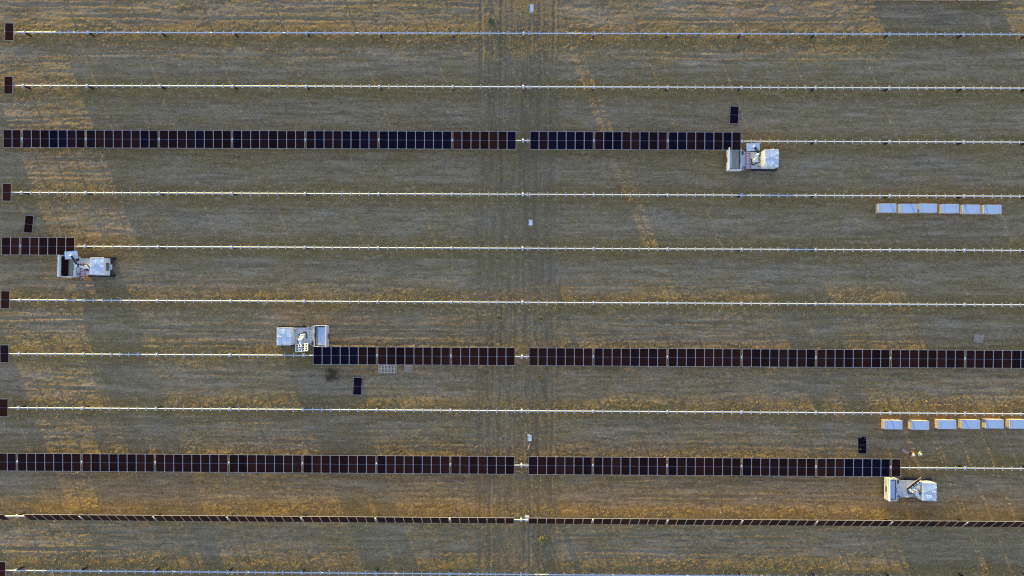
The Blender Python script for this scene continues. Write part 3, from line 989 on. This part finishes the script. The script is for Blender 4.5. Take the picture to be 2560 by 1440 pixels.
def vehicle(px, py, rz, label, base, elbow, wrist, grip, cargo, ladder, extras):
    """px,py: photograph pixel of the middle of the vehicle's footprint; local +X points to the cabin"""
    c = at(px, py, 0.0)
    t = empty('crawler_vehicle', (c.x, c.y, gz(c.x, c.y)), rz)
    tag(t, label, 'robot vehicle', GV)
    for s_ in (-1, 1):
        o = place('crawler_track', TRACK[0], t, (0, s_ * 1.08, 0))
        place('track_lugs', TRACK[1], o)['kind'] = 'stuff'
        place('road_wheels', TRACK[2], o)
    # chassis and deck
    MB().box(-1.30, 3.0, -0.80, 0.80, 0.42, 0.86, bev=0.03).build('chassis', M['dark'], t)
    dk = MB().prism([(-1.27, -1.28), (-0.95, -1.28), (-0.72, -1.03), (1.30, -1.03), (1.30, 1.03), (-0.72, 1.03), (-0.95, 1.28), (-1.27, 1.28)], 0.87, 0.98).build('deck', M['deck'], t)
    MB().box(-0.70, 1.26, -1.06, -1.032, 0.86, 1.04).box(-0.70, 1.26, 1.032, 1.06, 0.86, 1.04).build('side_rail', M['white'], dk)
    MB().box(-0.60, -0.15, -0.9, 0.9, 0.982, 1.0).box(-0.05, 0.10, -0.9, 0.9, 0.982, 0.995).build('tread_plate', M['white2'], dk)
    # cabin housing with chamfered front and roof
    cb = MB()
    prof = [(1.27, 0.90), (3.03, 0.90), (3.03, 2.90), (1.34, 2.90)]
    cb._add([Vector((x, s_ * 1.09, z)) for s_ in (-1, 1) for x, z in prof], [(0, 1, 2, 3), (7, 6, 5, 4), (1, 0, 4, 5), (2, 1, 5, 6), (3, 2, 6, 7), (0, 3, 7, 4)])
    cab = cb.build('cabin', M['white'], t)
    MB().box(1.30, 3.06, -1.12, 1.12, 2.902, 2.94, bev=0.012).build('roof', M['white'], cab)
    MB().box(1.9, 2.85, -1.098, -1.0935, 1.15, 2.4).box(1.9, 2.85, 1.0935, 1.098, 1.15, 2.4).build('side_door', M['white2'], cab)
    MB().box(1.88, 1.90, -1.105, -1.095, 1.6, 1.8).build('door_handle', M['dark'], cab)
    lv = MB()
    for q in range(7):
        lv.box(3.034, 3.05, -0.5, 0.5, 1.3 + q * 0.14, 1.37 + q * 0.14)
    lv.build('cooling_grille', M['dark'], cab)
    # things on the roof
    for (x, y) in ((1.42, 0.0), (2.55, 0.05)):
        MB().dome((x, y, 2.941), 0.06, 0.09).build('antenna_dome', M['white'], cab)
    MB().box(2.66, 3.02, -0.045, 0.045, 2.941, 3.03, bev=0.02).build('camera_pod', M['white'], cab)
    for s_ in (-1, 1):
        b = MB().tube((2.93, s_ * 0.62, 2.941), (2.93, s_ * 0.62, 3.10), 0.03, n=8).build('beacon_stalk', M['dark'], cab)
        MB().tube((2.93, s_ * 0.62, 3.101), (2.93, s_ * 0.62, 3.2), 0.055, n=12).build('beacon', M['beacon'] if s_ > 0 else M['white'], cab)
    MB().hose([(1.45, 0.02, 2.955), (1.9, 0.06, 2.952), (2.4, 0.22, 2.952), (2.9, 0.58, 2.955)], 0.012).build('cable', M['strap'], cab)
    MB().hose([(2.93, -0.6, 2.955), (2.5, -0.4, 2.952), (2.6, -0.1, 2.952), (2.7, 0.0, 2.955)], 0.012).build('cable', M['strap'], cab)
    for (x, y, sx, sy) in extras.get('pads', ()):
        MB().box(x - sx / 2, x + sx / 2, y - sy / 2, y + sy / 2, 2.941, 2.965, bev=0.006).build('roof_hatch', M['hat'], cab)
    if extras.get('seat'):
        MB().box(3.16, 3.42, -0.35, 0.28, 1.2, 1.26, bev=0.02).box(3.05, 3.2, -0.08, 0.08, 1.0, 1.2).build('rear_step', M['white'], t)
    for x in (1.86, 2.44):
        MB().box(x - 0.008, x + 0.008, -1.115, 1.115, 2.9405, 2.946).build('roof_seam', M['strap'], cab)
    for s_ in (-1, 1):
        MB().hose([(1.45, s_ * 1.04, 2.945), (1.45, s_ * 1.04, 3.03), (2.75, s_ * 1.04, 3.03), (2.75, s_ * 1.04, 2.945)], 0.016).build('grab_rail', M['dark'], cab)
    MB().box(-1.22, -0.98, 0.70, 1.15, 0.985, 1.28, bev=0.02).build('control_box', M['dark'], t)
    MB().box(0.95, 1.22, -0.98, -0.62, 0.985, 1.22, bev=0.02).build('tool_box', M['yellow'] if extras.get('seat') else M['strap'], t)
    MB().hose([(-0.95 + 0.16 * math.cos(a), -1.0 + 0.16 * math.sin(a), 1.01 + 0.004 * i) for i, a in enumerate([q * 0.45 for q in range(30)])], 0.02, n=5).build('cable_coil', M['black'], t)
    # open-top panel magazine
    mg = MB()
    X0, X1, Y = extras.get('x0', -3.05), -1.32, 1.37
    mg.box(X0, X1, -Y, Y, 0.40, 0.48)
    mg.box(X0, X0 + 0.07, -Y, Y, 0.482, 2.35).box(X1 - 0.12, X1, -Y, Y, 0.482, 1.55)
    mg.box(X0 + 0.072, X1 - 0.122, -Y, -Y + 0.07, 0.482, 2.0).box(X0 + 0.072, X1 - 0.122, Y - 0.07, Y, 0.482, 2.0)
    mz = mg.build('magazine', M['white'], t)
    MB().box(X0 - 0.03, X0 + 0.10, -Y - 0.02, Y + 0.02, 2.352, 2.40, bev=0.01).build('rim', M['white'], mz)
    MB().box(X1 - 0.10, X1 - 0.05, -0.45, 0.25, 1.552, 1.56).build('slot', M['dark'], mz)
    MB().tube((X0 - 0.09, -0.35, 1.3), (X0 - 0.09, 0.35, 1.3), 0.06, n=10).box(X0 - 0.08, X0, -0.05, 0.05, 1.2, 1.3).build('hydraulic_cylinder', M['dark'], mz)
    for s_ in (-1, 1):
        MB().tube((-2.05, s_ * 0.85, 0.21), (-2.05, s_ * 1.1, 0.21), 0.21, n=18).build('support_wheel', M['black'], t)
        MB().box(-2.10, -2.00, s_ * 0.83 - 0.03, s_ * 0.83 + 0.03, 0.2, 0.40).build('wheel_bracket', M['dark'], t)
    # cardboard lining left in the magazine
    ln = MB()
    ln.box(cargo[2] + 0.03, X1 - 0.24, -Y + 0.12, Y - 0.12, 0.484, 1.22)
    ln.box(X1 - 0.16, X1 - 0.135, -Y + 0.09, Y - 0.09, 0.503, 1.45)
    ln.prism([(X1 - 0.62, -1.15), (X1 - 0.34, -1.20), (X1 - 0.34, 0.05), (X1 - 0.72, 0.15)], 1.224, 1.26)
    ln.build('cardboard_lining', M['card'], mz)
    # robot arm
    bx, by = base
    ra = MB()
    ra.box(bx - 0.42, bx + 0.42, by - 0.42, by + 0.42, 0.985, 1.03).tube((bx, by, 1.03), (bx, by, 1.30), 0.33, 0.30, n=20).tube((bx, by, 1.30), (bx, by, 1.52), 0.27, n=20)
    arm = ra.build('robot_arm', M['arm'], t)
    e = Vector(elbow); wv = Vector(wrist)
    sh = Vector((bx, by, 1.72)) + (Vector((e.x - bx, e.y - by, 0)).normalized() * 0.15 if (Vector((e.x - bx, e.y - by, 0))).length > 0.05 else Vector())
    sd_ = (wv - e); side = Vector((-sd_.y, sd_.x, 0)).normalized()
    MB().box(-0.26, 0.26, -0.22, 0.22, 1.522, 1.90, M=Matrix.Translation((bx, by, 0)), bev=0.06).tube(sh - side * 0.30, sh + side * 0.30, 0.17, n=16).build('turret', M['arm'], arm)
    MB().bar(sh + side * 0.20, e + side * 0.20, 0.17, 0.24).tube(e - side * 0.05, e + side * 0.33, 0.17, n=16).build('lower_arm', M['arm'], arm)
    MB().tube(e - side * 0.16, e - side * 0.06, 0.16, n=16).build('servo_motor', M['dark'], arm)
    MB().tube(sh - side * 0.42, sh - side * 0.305, 0.12, n=12).build('servo_motor', M['dark'], arm)
    MB().box(-0.14, 0.14, -0.40, -0.22, 1.53, 1.75, M=Matrix.Translation((bx, by, 0))).build('servo_motor', M['dark'], arm)
    MB().tube(e, wv, 0.13, 0.085, n=14).tube(e - sd_.normalized() * 0.3, e, 0.12, 0.15, n=14).build('forearm', M['dark'] if extras.get('dark_arm') else M['arm'], arm)
    MB().tube(wv - side * 0.11, wv + side * 0.11, 0.10, n=14).tube(wv, wv + Vector((0, 0, -0.16)), 0.09, n=14).build('wrist', M['arm'], arm)
    mid = (sh + e) / 2 - side * 0.25
    MB().hose([(bx + 0.25, by - 0.3, 1.1), (bx + 0.40, by - 0.15, 1.6), tuple(sh - side * 0.35 + Vector((0, 0, 0.25))), tuple(mid + Vector((0, 0, 0.35))), tuple(e - side * 0.22 + Vector((0, 0, 0.30))), tuple(e.lerp(wv, 0.4) - side * 0.18 + Vector((0, 0, 0.12))), tuple(wv - side * 0.12)], 0.045).build('hose', M['black'], arm)
    lp = [(bx + 0.42 + 0.22 * math.cos(a), by + 0.22 * math.sin(a), 1.25 + 0.25 * math.sin(a * 0.5)) for a in [i * 0.5 for i in range(13)]]
    MB().hose(lp, 0.04).build('hose_loop', M['black'], arm)
    MB().bar((bx - 0.38, by - 0.40, 1.06), (bx - 0.38, by + 0.35, 1.06), 0.10, 0.12).bar((bx - 0.38, by - 0.40, 1.06), (bx + 0.05, by - 0.46, 1.06), 0.10, 0.12).build('cable_tray', M['black'], arm)
    # gripper
    g = MB()
    kind, gc, yaw, tl = grip
    MT = Matrix.Translation(Vector(gc)) @ Euler((tl, 0, yaw)).to_matrix().to_4x4()
    if kind == 'plate':
        g.box(-0.82, 0.82, -0.47, 0.47, -0.05, 0.0, M=MT, bev=0.02)
        g.box(-0.82, 0.82, 0.472, 0.52, -0.10, 0.02, M=MT)
        gm = M['white']
    elif kind == 'frame':
        for y in (-0.48, -0.16, 0.16, 0.48):
            g.box(-0.80, 0.80, y - 0.055, y + 0.055, -0.06, 0.0, M=MT)
        for x in (-0.76, -0.42, 0.0, 0.42, 0.76):
            g.box(x - 0.06, x + 0.06, -0.53, 0.53, 0.002, 0.05, M=MT)
        gm = M['arm']
    else:
        g.box(-0.78, 0.78, -0.11, 0.11, -0.12, 0.12, M=MT, bev=0.02)
        gm = M['arm']
    gp = g.build('gripper', gm, arm)
    cups = MB()
    for x in (-0.6, -0.2, 0.2, 0.6):
        for y in (-0.3, 0.3):
            if kind != 'beam':
                a = MT @ Vector((x, y, -0.06)); b = MT @ Vector((x, y, -0.17))
                cups.tube(a, b, 0.05, 0.07, n=8)
            else:
                a = MT @ Vector((x, 0.14, y * 0.3)); b = MT @ Vector((x, 0.26, y * 0.3))
                cups.tube(a, b, 0.05, 0.07, n=8)
    cups.build('suction_cups', M['black'], gp)['kind'] = 'stuff'
    # cargo standing in the magazine
    kindc, x0, x1, lab = cargo
    rot = Matrix.Rotation(rz, 4, 'Z')
    wp = Vector(t.location)
    if kindc == 'panels':
        st = empty('panel_stack', t.location, rz)
        tag(st, lab, 'panel stack')
        n = int((x1 - x0) / 0.062)
        for q in range(n):
            x = x0 + (q + 0.5) * (x1 - x0) / n
            MB().box(x - 0.022, x + 0.022, -1.13, 1.13, 0.502, 1.62 + 0.012 * (q % 3)).build('stacked_panel', M['brown'] if q % 4 else M['plum'], st)
    else:
        st = empty('panel_carton', t.location, rz)
        tag(st, lab, 'carton')
        MB().box(x0, x1, -1.15, 1.15, 0.502, 1.78, bev=0.012).build('carton', M['card_w'], st)
        MB().box(x0 - 0.006, x1 + 0.006, -1.156, 1.156, 1.783, 1.80, bev=0.004).build('lid', M['card_w'], st)
        MB().box(x0 - 0.008, x1 + 0.008, -0.60, -0.56, 1.802, 1.806).box(x0 - 0.008, x1 + 0.008, 0.56, 0.60, 1.802, 1.806).build('strap', M['strap'], st)
    if ladder:
        (lx, ly, ang, Ln, rail, lab2, steps) = ladder
        p = wp + rot @ Vector((lx, ly, 1.045))
        step_ladder('step_ladder', Ln, 0.62, 0.42, steps, M[rail], lab2, p, (0, 0, rz + ang))
    if extras.get('held'):
        hc, hy = extras['held']
        p = wp + rot @ Vector(hc)
        h = empty('held_panel', p)
        h.rotation_euler = Euler((R(56), 0, rz + hy), 'XYZ')
        tag(h, 'brown solar panel held upright by the lower right vehicle\'s gripper', 'solar panel')
        q = panel(h, 0, 0, 0, 0, 'brown', False)
        q.rotation_euler = (0, 0, R(90))
    return t


vehicle(1872.5, 403.5, R(-0.4), 'white crawler vehicle at the upper right with its arm reaching over a bare tube',
        (0.50, -0.15), (0.62, 0.55, 2.65), (0.02, 1.45, 2.72), ('plate', (-0.05, 1.44, 2.50), R(4), R(5)),
        ('carton', -2.94, -2.58, 'narrow white carton standing in the upper right vehicle\'s magazine'),
        (-0.35, -1.22, 0.03, 2.15, 'red', 'red step ladder lying on the deck of the upper right vehicle', 6),
        dict(dark_arm=True, pads=((2.35, -0.55, 0.30, 0.30),)))
vehicle(224.5, 667.5, R(-0.5), 'white crawler vehicle at the left with brown panels in its magazine',
        (0.35, -0.05), (-0.55, 0.15, 2.45), (-1.32, 1.32, 2.62), ('plate', (-1.36, 1.38, 2.42), R(5), R(5)),
        ('panels', -2.94, -2.24, 'brown panels standing on edge in the left vehicle\'s magazine'),
        (-0.35, -1.62, 0.10, 2.05, 'red', 'red step ladder with yellow feet lying on the left vehicle\'s deck', 6),
        dict(dark_arm=True, seat=True, pads=((1.95, 0.55, 0.34, 0.40),)))
vehicle(765, 839.5, R(180.3), 'white crawler vehicle in the middle facing left with a slotted gripper frame',
        (0.10, -0.05), (0.35, 0.55, 2.35), (0.05, 1.30, 2.55), ('frame', (0.02, 1.42, 2.38), R(5), R(24)),
        ('carton', -2.92, -1.95, 'wide pale carton standing in the middle vehicle\'s magazine'),
        (-0.78, -1.30, 0.0, 2.3, 'white2', 'pale grey step ladder lying on the middle vehicle\'s deck', 6),
        dict(pads=((2.25, -0.62, 0.40, 0.55),)))
vehicle(2257, 1218.5, R(-0.4), 'white crawler vehicle at the lower right holding a panel on edge',
        (0.62, -0.12), (0.95, -0.35, 2.55), (0.72, 0.42, 2.62), ('beam', (0.68, 0.62, 2.55), R(36), 0.0),
        ('carton', -2.36, -1.70, 'white carton standing in the lower right vehicle\'s magazine'),
        None, dict(x0=-2.55, held=((0.40, 0.92, 2.50), R(38)), pads=((2.2, -0.62, 0.62, 0.38),)))

# ------------------------------------------------------------------ people
def skin_mesh(name, verts, edges, radii, m, parent, sub=1, root=0):
    me = bpy.data.meshes.new(name)
    me.from_pydata(verts, edges, [])
    o = place(name, me, parent)
    sk = o.modifiers.new('skin', 'SKIN')
    for i, r in enumerate(radii):
        d = me.skin_vertices[0].data[i]
        d.radius = (r, r) if not isinstance(r, tuple) else r
        d.use_root = (i == root)
    sk.use_smooth_shade = True
    sk.branch_smoothing = 0.4
    ss = o.modifiers.new('smooth', 'SUBSURF')
    ss.levels = sub; ss.render_levels = sub
    me.materials.append(m)
    return o


def person(loc, yaw, label, vest, pose, stride=0.12, shirt='sleeve'):
    """standing figure facing local +Y; pose gives the two hand positions"""
    t = empty('person', loc, yaw)
    tag(t, label, 'person')
    V, E_, Rr = [], [], []

    def add(p, r, par=None):
        V.append(tuple(p)); Rr.append(r)
        if par is not None: E_.append((par, len(V) - 1))
        return len(V) - 1

    pel = add((0, 0, 0.95), (0.15, 0.11))
    wst = add((0, 0.01, 1.12), (0.135, 0.10), pel)
    chs = add((0, 0.0, 1.33), (0.16, 0.115), wst)
    nk = add((0, 0.0, 1.49), (0.065, 0.065), chs)
    hd0 = add((0, 0.02, 1.57), (0.075, 0.085), nk)
    hd = add((0, 0.03, 1.65), (0.08, 0.10), hd0)
    add((0, 0.02, 1.72), (0.065, 0.08), hd)
    legs, arms = [], []
    for s_ in (-1, 1):
        h = add((s_ * 0.10, 0, 0.90), 0.10, pel)
        k = add((s_ * 0.11, 0.03 + s_ * stride * 0.5, 0.50), 0.06, h)
        a = add((s_ * 0.11, -0.02 + s_ * stride, 0.10), 0.042, k)
        f = add((s_ * 0.12, 0.14 + s_ * stride, 0.045), 0.042, a)
        legs.append((h, k, a, f))
        sh = add((s_ * 0.20, 0, 1.42), 0.062, chs)
        hp = Vector(pose[0 if s_ < 0 else 1])
        S_ = Vector((s_ * 0.20, 0, 1.42))
        mid = (S_ + hp) / 2
        d = (hp - S_).length
        drop = math.sqrt(max(0.0, 0.30 ** 2 - min(d / 2, 0.299) ** 2))
        el = add(mid + Vector((s_ * 0.05, -0.06, -drop)), 0.045, sh)
        wr = add(hp, 0.030, el)
        dirv = (hp - Vector(V[el])).normalized()
        lat = dirv.cross(Vector((0, 0, 1)))
        lat = lat.normalized() if lat.length > 0.1 else Vector((1, 0, 0))
        pm = add(hp + dirv * 0.07, (0.038, 0.018), wr)
        for q, (o_, ln) in enumerate(((-0.030, 0.070), (-0.010, 0.082), (0.010, 0.078), (0.030, 0.060))):
            b0 = add(hp + dirv * 0.10 + lat * o_, 0.0095, pm)
            b1 = add(hp + dirv * (0.10 + ln * 0.55) + lat * o_ + Vector((0, 0, -0.008)), 0.0088, b0)
            add(hp + dirv * (0.10 + ln) + lat * o_ + Vector((0, 0, -0.026)), 0.0078, b1)
        th = add(hp + dirv * 0.045 + lat * (-s_ * 0.042), 0.010, wr)
        add(hp + dirv * 0.085 + lat * (-s_ * 0.062) + Vector((0, 0, -0.01)), 0.0088, th)
        arms.append((sh, el, wr))
    body = skin_mesh('body', V, E_, Rr, M['skin'], t)
    # clothing as shells round the limbs
    tv, te, tr = [V[pel]], [], [(0.165, 0.125)]
    for h, k, a, f in legs:
        b = len(tv)
        tv += [V[h], V[k], tuple(Vector(V[a]) + Vector((0, 0, 0.0)))]
        tr += [0.115, 0.078, 0.066]
        te += [(0, b), (b, b + 1), (b + 1, b + 2)]
    skin_mesh('trousers', tv, te, tr, M['jeans'], t)
    for h, k, a, f in legs:
        A, F_ = Vector(V[a]), Vector(V[f])
        skin_mesh('boot', [tuple(A + Vector((0, 0, 0.06))), tuple(A + Vector((0, -0.03, -0.04))), tuple(F_ + Vector((0, -0.02, 0.01))), tuple(F_ + Vector((0, 0.07, 0.0)))], [(0, 1), (1, 2), (2, 3)], [0.062, 0.058, 0.052, 0.042], M['boot'], t)
    skin_mesh('hi_vis_vest', [(0, 0.0, 0.93), (0, 0.01, 1.12), (0, 0, 1.33), (0, 0, 1.44), (-0.17, 0, 1.41), (0.17, 0, 1.41)], [(0, 1), (1, 2), (2, 3), (2, 4), (2, 5)], [(0.185, 0.145), (0.165, 0.13), (0.19, 0.145), (0.11, 0.10), 0.085, 0.085], M[vest], t)
    for sh, el, wr in arms:
        skin_mesh('sleeve', [V[sh], V[el], tuple(Vector(V[el]).lerp(Vector(V[wr]), 0.8))], [(0, 1), (1, 2)], [0.075, 0.060, 0.045], M[shirt], t)
    hat = MB().dome((0, 0.03, 1.70), 0.135, 0.125, n=18, rings=5).tube((0, 0.05, 1.692), (0, 0.05, 1.708), 0.165, n=20).build('hard_hat', M['hat'], t)
    MB().box(-0.012, 0.012, -0.09, 0.15, 1.80, 1.832).build('ridge', M['hat'], hat)
    for s_ in (-1, 1):
        MB().dome((s_ * 0.035, 0.118, 1.635), 0.014, 0.012, n=8, rings=2).build('eye', M['boot'], t)
        MB().tube((s_ * 0.085, 0.02, 1.60), (s_ * 0.10, 0.015, 1.66), 0.018, n=7).build('ear', M['skin'], t)
    MB().hose([(0, 0.125, 1.645), (0, 0.148, 1.605), (0, 0.125, 1.598)], 0.014).build('nose', M['skin'], t)
    MB().box(-0.025, 0.025, 0.108, 0.117, 1.560, 1.568).build('mouth', M['boot'], t)
    MB().dome((0, 0.0, 1.60), 0.092, 0.06, n=12, rings=3).build('hair', M['hair'], t)
    return t


p = at(2272.5, 1132.5)
person((p.x, p.y, gz(p.x, p.y)), R(75), 'worker in yellow vest and white hard hat beside an orange step ladder', 'hivis', ((-0.28, 0.32, 1.12), (0.30, 0.36, 1.08)))
p = at(2287.5, 1130.0)
person((p.x, p.y, gz(p.x, p.y)), R(-110), 'worker in lime vest and white hard hat, right of the yellow-vested one', 'hivis2', ((-0.26, 0.22, 0.98), (0.24, 0.30, 1.02)), shirt='hat')
p = at(1925.5, 379.5)
person((p.x, p.y, gz(p.x, p.y)), R(150), 'worker in yellow vest standing behind the upper right vehicle\'s cabin', 'hivis', ((-0.27, 0.12, 0.86), (0.27, 0.16, 0.88)), shirt='hivis')

# step ladder standing open beside the workers
c = at(2258.5, 1126.5)
sl = empty('step_ladder', (c.x, c.y, gz(c.x, c.y)), R(-122), 0.74)
tag(sl, 'orange step ladder standing open beside the two workers', 'ladder')
for s_ in (-1, 1):
    MB().bar((s_ * 0.32, -0.36, 0.0), (s_ * 0.20, 0.30, 1.55), 0.05, 0.07).build('rail', M['orange'], sl)
    MB().bar((s_ * 0.28, 0.75, 0.0), (s_ * 0.20, 0.36, 1.52), 0.04, 0.05).build('rear_leg', M['orange'], sl)
for q in range(5):
    f = 0.18 + q * 0.18
    y, z, ww = -0.36 + 0.66 * f, 1.55 * f, 0.32 - 0.12 * f - 0.03
    MB().box(-ww, ww, y - 0.02, y + 0.13, z - 0.015, z + 0.015).build('step', M['alu'], sl)
MB().box(-0.24, 0.24, 0.24, 0.42, 1.556, 1.60, bev=0.01).build('top_cap', M['orange'], sl)
